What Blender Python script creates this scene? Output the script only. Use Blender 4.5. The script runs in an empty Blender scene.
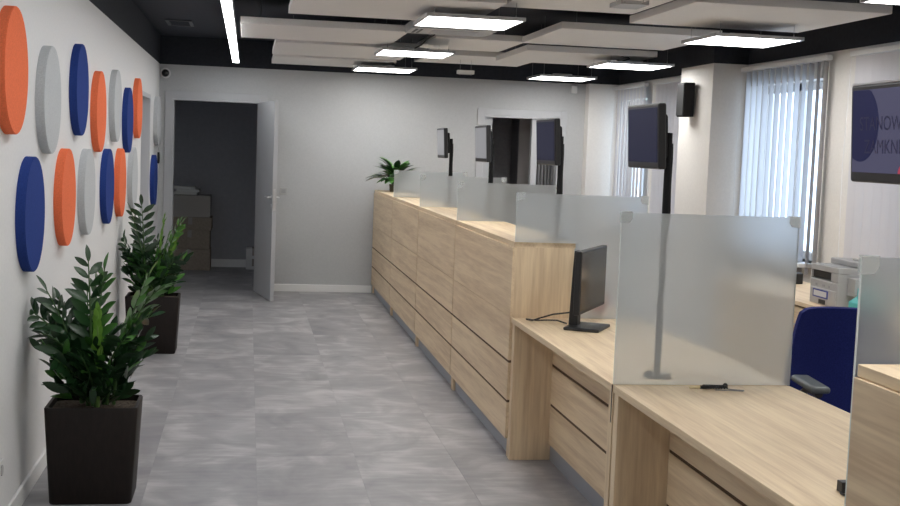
import bpy, bmesh, math, random
from mathutils import Vector, Matrix, Quaternion

S = bpy.context.scene
C = S.collection
rnd = random.Random(7)

# ------------------------------------------------------------------ camera
YAW, PIT, ROL, FPX = .1675, .0843, .0378, 1210.0
fw = Vector((math.sin(YAW) * math.cos(PIT), math.cos(YAW) * math.cos(PIT), -math.sin(PIT)))
rt = fw.cross(Vector((0, 0, 1))).normalized()
up = rt.cross(fw)
rt2 = rt * math.cos(ROL) + up * math.sin(ROL)
up2 = -rt * math.sin(ROL) + up * math.cos(ROL)
cam_d = bpy.data.cameras.new('camera')
cam_d.sensor_width = 36.0
cam_d.lens = FPX / 900 * 36
cam_d.clip_start = .05
cam = bpy.data.objects.new('camera', cam_d)
C.objects.link(cam)
cam.matrix_world = Matrix(((rt2.x, up2.x, -fw.x, 0), (rt2.y, up2.y, -fw.y, 0), (rt2.z, up2.z, -fw.z, 1.6), (0, 0, 0, 1)))
S.camera = cam

# ------------------------------------------------------------------ world, exposure
w = bpy.data.worlds.new('daylight')
S.world = w
w.use_nodes = True
w.node_tree.nodes['Background'].inputs[0].default_value = (.72, .84, 1.0, 1)
w.node_tree.nodes['Background'].inputs[1].default_value = 3.2
S.view_settings.view_transform = 'Standard'
S.view_settings.look = 'None'
S.view_settings.gamma = 1
S.view_settings.use_curve_mapping = False
S.view_settings.exposure = 0.2
LED = 13.0        # radiance of the office light panels
LINE = 19.0       # radiance of the light line along the corridor

# ------------------------------------------------------------------ materials
MATS = {}


def mat(name, col, rough=.6, metal=0., spec=.5, emit=None, es=0., **kw):
    m = bpy.data.materials.new(name)
    m.use_nodes = True
    b = m.node_tree.nodes['Principled BSDF']
    b.inputs['Base Color'].default_value = (*col, 1)
    b.inputs['Roughness'].default_value = rough
    b.inputs['Metallic'].default_value = metal
    b.inputs['Specular IOR Level'].default_value = spec
    if emit:
        b.inputs['Emission Color'].default_value = (*emit, 1)
        b.inputs['Emission Strength'].default_value = es
    for k, v in kw.items():
        b.inputs[k.replace('_', ' ')].default_value = v
    MATS[name] = m
    return m


def nodes(m):
    nt = m.node_tree
    return nt, nt.nodes['Principled BSDF']


def add_noise(m, scale, c1, c2, detail=4, stretch=(1, 1, 1), bump=0., lo=.3, hi=.7, randomize=False, dist=0.):
    """procedural two-tone noise on the base colour, optional bump"""
    nt, b = nodes(m)
    tc = nt.nodes.new('ShaderNodeTexCoord')
    mp = nt.nodes.new('ShaderNodeMapping')
    mp.inputs['Scale'].default_value = stretch
    nt.links.new(tc.outputs['Object'], mp.inputs['Vector'])
    if randomize:
        oi = nt.nodes.new('ShaderNodeObjectInfo')
        mu = nt.nodes.new('ShaderNodeVectorMath')
        mu.operation = 'SCALE'
        mu.inputs[0].default_value = (37, 53, 41)
        nt.links.new(oi.outputs['Random'], mu.inputs['Scale'])
        nt.links.new(mu.outputs[0], mp.inputs['Location'])
    n = nt.nodes.new('ShaderNodeTexNoise')
    n.inputs['Scale'].default_value = scale
    n.inputs['Detail'].default_value = detail
    n.inputs['Distortion'].default_value = dist
    nt.links.new(mp.outputs[0], n.inputs['Vector'])
    r = nt.nodes.new('ShaderNodeValToRGB')
    r.color_ramp.elements[0].position = lo
    r.color_ramp.elements[0].color = (*c1, 1)
    r.color_ramp.elements[1].position = hi
    r.color_ramp.elements[1].color = (*c2, 1)
    nt.links.new(n.outputs['Fac'], r.inputs[0])
    nt.links.new(r.outputs[0], b.inputs['Base Color'])
    if bump:
        bp = nt.nodes.new('ShaderNodeBump')
        bp.inputs['Strength'].default_value = bump
        bp.inputs['Distance'].default_value = .002
        nt.links.new(n.outputs['Fac'], bp.inputs['Height'])
        nt.links.new(bp.outputs[0], b.inputs['Normal'])
    return m


def wood(name, stretch, c1=(.64, .475, .305), c2=(.83, .665, .45)):
    """pale sonoma oak laminate: long streaks along one axis with fine pores"""
    m = mat(name, c2, .5, spec=.35)
    nt, b = nodes(m)
    N, L = nt.nodes.new, nt.links.new
    tc = N('ShaderNodeTexCoord')
    oi = N('ShaderNodeObjectInfo')
    mu = N('ShaderNodeVectorMath'); mu.operation = 'SCALE'
    mu.inputs[0].default_value = (37, 53, 41)
    L(oi.outputs['Random'], mu.inputs['Scale'])
    mp = N('ShaderNodeMapping'); mp.inputs['Scale'].default_value = stretch
    L(tc.outputs['Object'], mp.inputs['Vector']); L(mu.outputs[0], mp.inputs['Location'])
    n1 = N('ShaderNodeTexNoise'); n1.inputs['Scale'].default_value = 1.6; n1.inputs['Detail'].default_value = 5; n1.inputs['Distortion'].default_value = .6
    n2 = N('ShaderNodeTexNoise'); n2.inputs['Scale'].default_value = 9; n2.inputs['Detail'].default_value = 6
    L(mp.outputs[0], n1.inputs['Vector']); L(mp.outputs[0], n2.inputs['Vector'])
    mx = N('ShaderNodeMath'); mx.operation = 'MULTIPLY_ADD'; mx.inputs[1].default_value = .35
    L(n2.outputs['Fac'], mx.inputs[0])
    m2 = N('ShaderNodeMath'); m2.operation = 'MULTIPLY'; m2.inputs[1].default_value = .65
    L(n1.outputs['Fac'], m2.inputs[0]); L(m2.outputs[0], mx.inputs[2])
    r = N('ShaderNodeValToRGB')
    r.color_ramp.elements[0].position = .36; r.color_ramp.elements[0].color = (*c1, 1)
    r.color_ramp.elements[1].position = .6; r.color_ramp.elements[1].color = (*c2, 1)
    L(mx.outputs[0], r.inputs[0]); L(r.outputs[0], b.inputs['Base Color'])
    return m


wood('oak_y', (12, .55, 12))
wood('oak_z', (10, 10, .6))
add_noise(mat('paint', (.78, .78, .775), .7, spec=.25), 60, (.76, .76, .755), (.8, .8, .795), 3, bump=.05)
mat('paint_warm', (.74, .72, .685), .7, spec=.25)
add_noise(MATS['paint_warm'], 50, (.725, .705, .67), (.76, .74, .705), 3)
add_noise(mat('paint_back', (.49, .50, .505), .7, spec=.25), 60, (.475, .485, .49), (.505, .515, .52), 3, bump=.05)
mat('dark_paint', (.014, .016, .02), .75, spec=.2)
add_noise(MATS['dark_paint'], 30, (.026, .029, .037), (.034, .037, .046), 3)
mat('dark_ceiling', (.022, .026, .034), .7, spec=.25)
add_noise(MATS['dark_ceiling'], 20, (.034, .038, .05), (.043, .048, .062), 3)
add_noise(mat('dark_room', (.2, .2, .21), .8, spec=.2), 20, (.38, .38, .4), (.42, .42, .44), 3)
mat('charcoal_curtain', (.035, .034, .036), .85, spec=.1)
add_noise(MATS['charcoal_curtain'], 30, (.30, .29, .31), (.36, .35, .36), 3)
mat('skirting', (.8, .8, .79), .45)
mat('white_lacquer', (.48, .49, .505), .35)
mat('door_grey', (.55, .56, .58), .4)
mat('steel', (.62, .63, .64), .3, 1.0)
mat('plinth_metal', (.36, .38, .42), .45, .35)
mat('black_plastic', (.012, .012, .013), .42)
mat('black_gloss', (.01, .01, .012), .15)
mat('black_matt', (.018, .018, .019), .75, spec=.2)
mat('groove', (.13, .085, .055), .8, spec=.1)
mat('white_plastic', (.75, .75, .74), .4)
mat('grey_plastic', (.36, .36, .37), .45)
mat('light_grey_plastic', (.46, .46, .455), .42)
mat('felt_orange', (.79, .175, .075), .95, spec=.1)
mat('felt_blue', (.026, .048, .20), .95, spec=.1)
mat('felt_grey', (.50, .52, .53), .95, spec=.1)
for k, c in (('felt_orange', (.9, .205, .09)), ('felt_blue', (.028, .058, .245)), ('felt_grey', (.55, .57, .58))):
    add_noise(MATS[k], 160, tuple(v * .9 for v in c), tuple(min(1, v * 1.08) for v in c), 3, bump=.3)
mat('baffle', (.72, .71, .69), .95, spec=.1)
add_noise(MATS['baffle'], 140, (.80, .79, .77), (.86, .85, .83), 3, bump=.2)
mat('led_diffuser', (.9, .9, .9), .5, emit=(1.0, .985, .965), es=LED)
mat('led_line', (.9, .9, .9), .5, emit=(.97, .98, 1.0), es=LINE)
mat('aluminium', (.6, .6, .61), .4, .9)
mat('cabinet_grey', (.5, .47, .46), .5)
mat('vent_frame', (.07, .075, .085), .5)
mat('wire', (.35, .35, .36), .4, .6)
mat('cable_black', (.012, .012, .012), .55)
mat('planter_brown', (.02, .013, .011), .55, spec=.3)
add_noise(MATS['planter_brown'], 90, (.009, .006, .005), (.014, .009, .0075), 3, stretch=(1, 1, .2), bump=.2)
mat('soil', (.09, .07, .055), .95, spec=.1)
add_noise(MATS['soil'], 90, (.05, .035, .025), (.17, .14, .11), 4, bump=.8)
for nm, a, b_ in (('leaf_dark', (.009, .032, .012), (.022, .07, .02)), ('leaf_mid', (.04, .135, .025), (.10, .29, .05)), ('leaf_young', (.13, .30, .04), (.22, .44, .07))):
    mat(nm, b_, .32, spec=.45)
    add_noise(MATS[nm], 3, a, b_, 2, randomize=True)
mat('stem_green', (.05, .11, .03), .45)
mat('stem_young', (.17, .30, .07), .45)
mat('pot_olive', (.13, .11, .065), .55)
add_noise(mat('blue_fabric', (.018, .026, .15), .9, spec=.15), 220, (.011, .016, .095), (.018, .026, .14), 2, bump=.3)
mat('arm_pad', (.11, .125, .13), .4)
mat('turquoise', (.08, .46, .45), .5)
mat('pink', (.55, .16, .15), .55)
add_noise(mat('cardboard', (.30, .22, .15), .85, spec=.1), 40, (.25, .21, .17), (.31, .26, .21), 3)
mat('paper', (.7, .7, .69), .8, spec=.1)
mat('stretch_film', (.34, .31, .28), .2)
mat('cream', (.72, .6, .36), .5)
mat('label_blue', (.06, .08, .32), .5)
mat('screen_off', (.012, .013, .017), .16)
mat('screen_navy', (.006, .007, .016), .45, spec=.08, emit=(.02, .022, .055), es=.5)
mat('screen_grey', (.02, .02, .022), .3, spec=.3, emit=(.19, .19, .2), es=1)
mat('screen_sign', (.01, .01, .02), .45, spec=.08, emit=(.058, .057, .098), es=1)
mat('sign_text', (.01, .01, .03), .3, spec=.2, emit=(.012, .013, .04), es=.6)
mat('sign_disc', (.01, .012, .04), .45, spec=.08, emit=(.008, .009, .034), es=1)
mat('sign_red', (.2, .02, .03), .3, emit=(.35, .03, .07), es=.6)

# frosted glass: rough refraction with a white satin body
m = bpy.data.materials.new('frosted_glass'); m.use_nodes = True
nt = m.node_tree
nt.nodes.remove(nt.nodes['Principled BSDF'])
N, L = nt.nodes.new, nt.links.new
rf = N('ShaderNodeBsdfRefraction'); rf.inputs['Color'].default_value = (.905, .925, .935, 1); rf.inputs['Roughness'].default_value = .30; rf.inputs['IOR'].default_value = 1.12
tl = N('ShaderNodeBsdfTranslucent'); tl.inputs['Color'].default_value = (.72, .745, .755, 1)
df = N('ShaderNodeBsdfDiffuse'); df.inputs['Color'].default_value = (.52, .54, .55, 1)
x1 = N('ShaderNodeMixShader'); x1.inputs[0].default_value = .5
x2 = N('ShaderNodeMixShader'); x2.inputs[0].default_value = .34
L(tl.outputs[0], x1.inputs[1]); L(df.outputs[0], x1.inputs[2])
L(rf.outputs[0], x2.inputs[1]); L(x1.outputs[0], x2.inputs[2])
L(x2.outputs[0], nt.nodes['Material Output'].inputs['Surface'])
MATS['frosted_glass'] = m
mat('glass_edge', (.86, .92, .90), .25)
# clear plastic and window panes
for nm, tint, a in (('clear_plastic', (.98, 1, 1), .42), ('window_glass', (.93, .97, 1.0), .06)):
    m = bpy.data.materials.new(nm); m.use_nodes = True
    nt = m.node_tree; nt.nodes.remove(nt.nodes['Principled BSDF'])
    N, L = nt.nodes.new, nt.links.new
    tr = N('ShaderNodeBsdfTransparent'); tr.inputs[0].default_value = (*tint, 1)
    gl = N('ShaderNodeBsdfGlossy'); gl.inputs['Roughness'].default_value = .12 if nm == 'clear_plastic' else .02
    dd = N('ShaderNodeBsdfDiffuse'); dd.inputs[0].default_value = (.97, .99, .99, 1)
    x0 = N('ShaderNodeMixShader'); x0.inputs[0].default_value = .5 if nm == 'clear_plastic' else 0
    xx = N('ShaderNodeMixShader'); xx.inputs[0].default_value = a
    L(gl.outputs[0], x0.inputs[1]); L(dd.outputs[0], x0.inputs[2])
    L(tr.outputs[0], xx.inputs[1]); L(x0.outputs[0], xx.inputs[2]); L(xx.outputs[0], nt.nodes['Material Output'].inputs['Surface'])
    MATS[nm] = m
# blind fabric: lets daylight glow through
m = bpy.data.materials.new('blind_fabric'); m.use_nodes = True
nt = m.node_tree; nt.nodes.remove(nt.nodes['Principled BSDF'])
N, L = nt.nodes.new, nt.links.new
tl = N('ShaderNodeBsdfTranslucent'); tl.inputs[0].default_value = (.62, .62, .66, 1)
df = N('ShaderNodeBsdfDiffuse'); df.inputs[0].default_value = (.70, .69, .70, 1)
wv = N('ShaderNodeTexNoise'); wv.inputs['Scale'].default_value = 200
xx = N('ShaderNodeMixShader'); xx.inputs[0].default_value = .72
L(tl.outputs[0], xx.inputs[1]); L(df.outputs[0], xx.inputs[2]); L(xx.outputs[0], nt.nodes['Material Output'].inputs['Surface'])
MATS['blind_fabric'] = m
# floor: grey concrete-look vinyl, streaks running across the room
m = mat('vinyl_tile', (.27, .265, .27), .42, spec=.45)
nt, b = nodes(m)
N, L = nt.nodes.new, nt.links.new
gp = N('ShaderNodeNewGeometry'); oi = N('ShaderNodeObjectInfo')
mu = N('ShaderNodeVectorMath'); mu.operation = 'SCALE'; mu.inputs[0].default_value = (31, 57, 0); L(oi.outputs['Random'], mu.inputs['Scale'])
def fnoise(sx, sy, sc, det, dist=0.):
    mp_ = N('ShaderNodeMapping'); mp_.inputs['Scale'].default_value = (sx, sy, 1)
    L(gp.outputs['Position'], mp_.inputs[0]); L(mu.outputs[0], mp_.inputs['Location'])
    n_ = N('ShaderNodeTexNoise'); n_.inputs['Scale'].default_value = sc; n_.inputs['Detail'].default_value = det; n_.inputs['Distortion'].default_value = dist
    L(mp_.outputs[0], n_.inputs['Vector'])
    return n_
def fmix(a_, b_, f_):
    m_ = N('ShaderNodeMix'); m_.data_type = 'FLOAT'; m_.inputs[0].default_value = f_
    L(a_, m_.inputs[2]); L(b_, m_.inputs[3])
    return m_.outputs[0]
n1 = fnoise(2.0, 9, 2.4, 8, .5)          # fine streaks across the room
n2 = fnoise(1.5, 1.2, 2.2, 6, .8)        # cloudy patches
n3 = fnoise(1.0, .5, 1.1, 2)             # broad drift
mixd = fmix(fmix(n1.outputs['Fac'], n2.outputs['Fac'], .68), n3.outputs['Fac'], .22)
rs = N('ShaderNodeMath'); rs.operation = 'MULTIPLY_ADD'; rs.inputs[1].default_value = .035; L(oi.outputs['Random'], rs.inputs[0]); L(mixd, rs.inputs[2])
r = N('ShaderNodeValToRGB')
e = r.color_ramp.elements
e[0].position = .39; e[0].color = (.22, .216, .228, 1)
e[1].position = .67; e[1].color = (.50, .49, .492, 1)
k = e.new(.53); k.color = (.315, .31, .318, 1)
L(rs.outputs[0], r.inputs[0]); L(r.outputs[0], b.inputs['Base Color'])
rr = N('ShaderNodeMapRange'); rr.inputs['To Min'].default_value = .34; rr.inputs['To Max'].default_value = .52; L(n1.outputs['Fac'], rr.inputs[0]); L(rr.outputs[0], b.inputs['Roughness'])
bp = N('ShaderNodeBump'); bp.inputs['Strength'].default_value = .12; bp.inputs['Distance'].default_value = .001; L(n1.outputs['Fac'], bp.inputs['Height']); L(bp.outputs[0], b.inputs['Normal'])
mat('floor_joint', (.29, .288, .29), .7)


# ------------------------------------------------------------------ mesh helpers
class MB:
    """collects shapes in world (or thing-local) coordinates, builds ONE mesh object"""

    def __init__(self):
        self.bm = bmesh.new()

    def box(self, x0, x1, y0, y1, z0, z1, bev=0., seg=2):
        t = bmesh.new()
        bmesh.ops.create_cube(t, size=1)
        for v in t.verts:
            v.co = Vector(((x0 + x1) / 2 + v.co.x * (x1 - x0), (y0 + y1) / 2 + v.co.y * (y1 - y0), (z0 + z1) / 2 + v.co.z * (z1 - z0)))
        if bev:
            bmesh.ops.bevel(t, geom=t.edges[:], offset=bev, segments=seg, affect='EDGES', profile=.5)
        return self._join(t)

    def _join(self, t, M=None):
        if M is not None:
            bmesh.ops.transform(t, matrix=M, verts=t.verts)
        me = bpy.data.meshes.new('tmp')
        t.to_mesh(me); t.free()
        self.bm.from_mesh(me)
        bpy.data.meshes.remove(me)
        return self

    def cyl(self, p0, p1, r0, r1=None, n=16, cap=True):
        p0, p1 = Vector(p0), Vector(p1)
        r1 = r0 if r1 is None else r1
        t = bmesh.new()
        bmesh.ops.create_cone(t, cap_ends=cap, segments=n, radius1=r0, radius2=r1, depth=(p1 - p0).length)
        q = (p1 - p0).to_track_quat('Z', 'Y')
        return self._join(t, Matrix.Translation((p0 + p1) / 2) @ q.to_matrix().to_4x4())

    def sphere(self, c, r, sc=(1, 1, 1), n=16):
        t = bmesh.new()
        bmesh.ops.create_uvsphere(t, u_segments=n, v_segments=max(6, n // 2), radius=r)
        return self._join(t, Matrix.Translation(c) @ Matrix.Diagonal((*sc, 1)))

    def prism(self, pts, d, bev=0.):
        """planar polygon (3D points) extruded by vector d"""
        t = bmesh.new()
        vs = [t.verts.new(p) for p in pts]
        f = t.faces.new(vs)
        e = bmesh.ops.extrude_face_region(t, geom=[f])
        bmesh.ops.translate(t, vec=Vector(d), verts=[v for v in e['geom'] if isinstance(v, bmesh.types.BMVert)])
        bmesh.ops.recalc_face_normals(t, faces=t.faces)
        if bev:
            bmesh.ops.bevel(t, geom=t.edges[:], offset=bev, segments=2, affect='EDGES', profile=.5)
        return self._join(t)

    def tube(self, pts, r, n=8, r_end=None):
        pts = [Vector(p) for p in pts]
        t = bmesh.new()
        rings = []
        ref = Vector((.31, .17, .93))
        for i, p in enumerate(pts):
            d = (pts[min(i + 1, len(pts) - 1)] - pts[max(i - 1, 0)]).normalized()
            a = d.cross(ref)
            if a.length < .1:
                a = d.cross(Vector((1, 0, 0)))
            a.normalize(); b_ = d.cross(a)
            rr_ = r if r_end is None else r + (r_end - r) * i / (len(pts) - 1)
            rings.append([t.verts.new(p + (a * math.cos(2 * math.pi * k / n) + b_ * math.sin(2 * math.pi * k / n)) * rr_) for k in range(n)])
        for i in range(len(rings) - 1):
            for k in range(n):
                t.faces.new((rings[i][k], rings[i][(k + 1) % n], rings[i + 1][(k + 1) % n], rings[i + 1][k]))
        t.faces.new(rings[0][::-1]); t.faces.new(rings[-1])
        return self._join(t)

    def lathe(self, prof, c=(0, 0, 0), n=24):
        t = bmesh.new()
        rings = [[t.verts.new((c[0] + r_ * math.cos(2 * math.pi * k / n), c[1] + r_ * math.sin(2 * math.pi * k / n), c[2] + z_)) for k in range(n)] for r_, z_ in prof]
        for i in range(len(rings) - 1):
            for k in range(n):
                t.faces.new((rings[i][k], rings[i][(k + 1) % n], rings[i + 1][(k + 1) % n], rings[i + 1][k]))
        t.faces.new(rings[0][::-1]); t.faces.new(rings[-1])
        return self._join(t)

    def build(self, name, m, parent=None, smooth=False, local=False):
        bm = self.bm
        bmesh.ops.recalc_face_normals(bm, faces=bm.faces)
        if parent is None:
            xs = [v.co for v in bm.verts]
            o0 = Vector(((min(v.x for v in xs) + max(v.x for v in xs)) / 2, (min(v.y for v in xs) + max(v.y for v in xs)) / 2, min(v.z for v in xs)))
        elif local:
            o0 = Vector()
        else:
            p = parent
            while p.parent:
                p = p.parent
            o0 = p.location.copy()
        for v in bm.verts:
            v.co -= o0
        me = bpy.data.meshes.new(name)
        bm.to_mesh(me); bm.free()
        me.materials.append(MATS[m])
        if smooth:
            for f_ in me.polygons:
                f_.use_smooth = True
            try:
                me.set_sharp_from_angle(angle=math.radians(40))
            except Exception:
                pass
        o = bpy.data.objects.new(name, me)
        C.objects.link(o)
        if parent is None:
            o.location = o0
        else:
            o.parent = parent
        return o


def box(name, m, parent, x0, x1, y0, y1, z0, z1, bev=0., local=False):
    return MB().box(x0, x1, y0, y1, z0, z1, bev).build(name, m, parent, local=local)


def tag(o, label, cat, group=None):
    o['label'] = label
    o['category'] = cat
    if group:
        o['group'] = group
    return o


def thing(name, label, cat, loc, rz=0., group=None):
    o = bpy.data.objects.new(name, None)
    C.objects.link(o)
    o.empty_display_size = .1
    o.location = loc
    o.rotation_euler = (0, 0, rz)
    return tag(o, label, cat, group)


def struct(o, label=None):
    o['kind'] = 'structure'
    if label:
        o['label'] = label
    return o


def sroot(name, loc, label=None):
    o = bpy.data.objects.new(name, None)
    C.objects.link(o)
    o.location = loc
    return struct(o, label)


def copy_tree(o, parent=None):
    c = o.copy()
    C.objects.link(c)
    c.parent = parent
    for ch in list(o.children):
        copy_tree(ch, c)
    return c


# ------------------------------------------------------------------ the room
XL, XR, YB, YF = -.945, 4.06, 13.27, -3.0
ZW, ZC = 2.40, 2.70          # paint line, dark ceiling
Y2 = 15.79                   # back wall of the rooms behind

# floor with loose-laid vinyl tiles (real joints) where the corridor is seen
fl = struct(MB().box(-1.3, 4.4, YF - .2, Y2 + .2, -.12, -.002).build('floor', 'floor_joint'), 'grey concrete-look vinyl tile floor')
fl.data.materials.append(MATS['vinyl_tile'])
TW, TL = .505, 1.01
proto = {}
xs = [XL] + [-.43 + TW * i for i in range(9)] + [XR]
ys = [6.18 + TL * i for i in range(-10, 8)] + [YB + .06]
ys = [y for y in ys if YF < y < YB + .07]
ys = [YF] + ys
rows2 = [YB + .06, 14.26, 15.27, Y2]
for seg in (ys, rows2):
    for j in range(len(seg) - 1):
        for i in range(len(xs) - 1):
            x0, x1, y0, y1 = xs[i], xs[i + 1], seg[j], seg[j + 1]
            if x1 - x0 < .03 or y1 - y0 < .03:
                continue
            key = (round(x1 - x0, 3), round(y1 - y0, 3))
            if key not in proto:
                a, b_ = (x1 - x0) / 2 - .0003, (y1 - y0) / 2 - .0003
                proto[key] = MB().box(-a, a, -b_, b_, -.004, 0, .0003, 1).build('floor_tile', 'vinyl_tile', fl, local=True)
                o = proto[key]
            else:
                o = proto[key].copy(); C.objects.link(o); o.parent = fl
            o.location = Vector(((x0 + x1) / 2, (y0 + y1) / 2, 0)) - fl.location

# left wall with a recessed door (y 11.2 .. 12.2)
def wall_with_paintline(name, segs_lo, segs_hi, m='paint'):
    a = MB()
    for s in segs_lo:
        a.box(*s)
    o = struct(a.build(name, m))
    b_ = MB()
    for s in segs_hi:
        b_.box(*s)
    b_.build('dark_upper_band', 'dark_paint', o)
    return o


DY0, DY1, DZ = 11.1, 12.13, 2.03
wl = wall_with_paintline('wall_left', [(XL - .2, XL, YF, DY0, 0, ZW), (XL - .2, XL, DY1, YB, 0, ZW), (XL - .2, XL, DY0, DY1, DZ, ZW)],
                         [(XL - .2, XL, YF, YB, ZW, ZC)])
wl['label'] = 'white painted wall carrying the round panels, black above'
d2 = sroot('door_2', (XL - .1, (DY0 + DY1) / 2, 0), 'recessed grey door in the wall of round panels')
box('door_leaf', 'door_grey', d2, XL - .13, XL - .085, DY0 + .04, DY1 - .04, .006, DZ - .04, .002)
box('door_jamb', 'door_grey', d2, XL - .16, XL - .002, DY0, DY0 + .04, 0, DZ)
box('door_jamb', 'door_grey', d2, XL - .16, XL - .002, DY1 - .04, DY1, 0, DZ)
box('door_head', 'door_grey', d2, XL - .16, XL - .002, DY0 + .04, DY1 - .04, DZ - .04, DZ)
MB().cyl((XL - .085, DY0 + .12, 1.05), (XL - .03, DY0 + .12, 1.05), .01).cyl((XL - .035, DY0 + .12, 1.05), (XL - .035, DY0 + .25, 1.05), .009).build('door_handle', 'steel', d2)
for i, (a, b_) in enumerate(((YF, DY0), (DY1, YB))):
    struct(box(('baseboard_left_near', 'baseboard_left_far')[i], 'skirting', None, XL, XL + .014, a, b_, 0, .08, .003))

# back wall with two doorways
OA0, OA1, OAZ = -.81, .115, 2.05
OB0, OB1, OBZ = 2.57, 3.44, 2.01
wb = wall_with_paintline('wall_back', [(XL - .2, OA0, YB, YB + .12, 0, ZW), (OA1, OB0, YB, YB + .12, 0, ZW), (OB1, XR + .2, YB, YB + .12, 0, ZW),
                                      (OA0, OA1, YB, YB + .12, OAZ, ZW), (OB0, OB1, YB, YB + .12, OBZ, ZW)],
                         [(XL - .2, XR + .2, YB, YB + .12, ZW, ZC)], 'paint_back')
wb['label'] = 'white end wall with two doorways, black above'
for i, (a, b_) in enumerate(((XL + .014, -.885), (.19, 1.375))):
    struct(box(('baseboard_back_corner', 'baseboard_back')[i], 'skirting', None, a, b_, YB - .014, YB, 0, .08, .003))


def door_frame(root, x0, x1, z, wd=.075):
    y0, y1 = YB - .018, YB + .125
    for s, (a, b_) in enumerate(((x0 - wd, x0), (x1, x1 + wd))):
        box('architrave', 'white_lacquer', root, a, b_, y0, YB, 0, z + wd, .003)
        c0, c1 = ((x0, x0 + .022), (x1 - .022, x1))[s]
        box('door_jamb', 'white_lacquer', root, c0, c1, YB - .016, y1, 0, z - .0)
    box('architrave', 'white_lacquer', root, x0, x1, y0, YB, z, z + wd, .003)
    box('door_head', 'white_lacquer', root, x0 + .022, x1 - .022, YB - .016, y1, z - .022, z)


d1 = sroot('door_1', ((OA0 + OA1) / 2, YB, 0), 'white door standing open into the corridor, dark storeroom behind')
door_frame(d1, OA0, OA1, OAZ)
H = Vector((.105, YB - .02, 0)); Fp = Vector((.269, 12.338, 0))
dv = (Fp - H).normalized(); nv = Vector((dv.y, -dv.x, 0))
def leafpt(s, t, z):
    p = H + dv * s + nv * t
    return (p.x, p.y, z)
LW = (Fp - H).length
leaf = MB().prism([leafpt(0, -.02, .006), leafpt(LW, -.02, .006), leafpt(LW, .02, .006), leafpt(0, .02, .006)], (0, 0, 2.03), .002).build('door_leaf', 'white_lacquer', d1)
for sd in (-1, 1):
    hb = MB().cyl(leafpt(LW - .06, sd * .02, 1.06), leafpt(LW - .06, sd * .026, 1.06), .026)
    hb.cyl(leafpt(LW - .06, sd * .02, 1.06), leafpt(LW - .06, sd * .06, 1.06), .009).cyl(leafpt(LW - .055, sd * .058, 1.06), leafpt(LW - .19, sd * .058, 1.06), .009)
    hb.cyl(leafpt(LW - .06, sd * .02, .97), leafpt(LW - .06, sd * .026, .97), .024)
    hb.build('door_handle', 'steel', leaf, True)
MB().prism([leafpt(LW + .0, -.011, .93), leafpt(LW + .0015, -.011, .93), leafpt(LW + .0015, .011, .93), leafpt(LW + .0, .011, .93)], (0, 0, .22)).build('lock_plate', 'steel', leaf)
for z in (.25, 1.05, 1.8):
    MB().cyl((H.x + .012, H.y - .005, z), (H.x + .012, H.y - .005, z + .1), .009).build('hinge', 'steel', d1)

d3 = sroot('door_3', ((OB0 + OB1) / 2, YB, 0), 'white framed doorway into a dark room, seen behind the screens')
door_frame(d3, OB0, OB1, OBZ)
box('side_panel', 'white_lacquer', d3, OB0 + .022, OB0 + .1, YB + .03, YB + .07, 0, OBZ - .022)
box('mullion', 'white_lacquer', d3, 3.125, 3.195, YB + .02, YB + .1, 0, OBZ - .022, .003)

# rooms behind the doorways
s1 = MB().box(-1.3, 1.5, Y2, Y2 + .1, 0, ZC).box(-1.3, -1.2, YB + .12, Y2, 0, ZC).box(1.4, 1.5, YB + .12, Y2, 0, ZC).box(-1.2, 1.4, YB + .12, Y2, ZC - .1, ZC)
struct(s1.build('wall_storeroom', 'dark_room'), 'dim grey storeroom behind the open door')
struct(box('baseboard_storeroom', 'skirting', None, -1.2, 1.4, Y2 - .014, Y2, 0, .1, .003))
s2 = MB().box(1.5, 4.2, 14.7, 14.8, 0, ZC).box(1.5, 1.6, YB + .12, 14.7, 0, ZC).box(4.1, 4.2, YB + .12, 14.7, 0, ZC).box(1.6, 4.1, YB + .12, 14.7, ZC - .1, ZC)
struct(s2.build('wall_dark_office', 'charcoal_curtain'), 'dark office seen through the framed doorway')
# tall dark cabinet and a column radiator inside the second room
t = thing('tall_cabinet', 'tall charcoal cabinet inside the dark office behind the doorway', 'cabinet', (3.55, 14.5, 0))
box('body', 'charcoal_curtain', t, 3.20, 3.90, 14.3, 14.68, 0, 2.3, .004)
box('door', 'cabinet_grey', t, 3.555, 3.895, 14.285, 14.3, .05, 2.28, .003)
box('door', 'cabinet_grey', t, 3.205, 3.55, 14.285, 14.3, .05, 2.28, .003)
t = thing('column_radiator', 'grey ribbed column radiator behind the framed doorway', 'radiator', (3.42, 13.9, 0))
for i in range(8):
    MB().box(3.27 + i * .04, 3.295 + i * .04, 13.85, 13.93, .1, 1.6, .008).build('column', 'grey_plastic', t)
MB().box(3.262, 3.58, 13.87, 13.91, .14, .18).box(3.28, 3.30, 13.88, 13.9, 0, .15).box(3.54, 3.56, 13.88, 13.9, 0, .15).build('header', 'grey_plastic', t)
box('header', 'grey_plastic', t, 3.262, 3.58, 13.87, 13.91, 1.52, 1.56)

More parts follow.
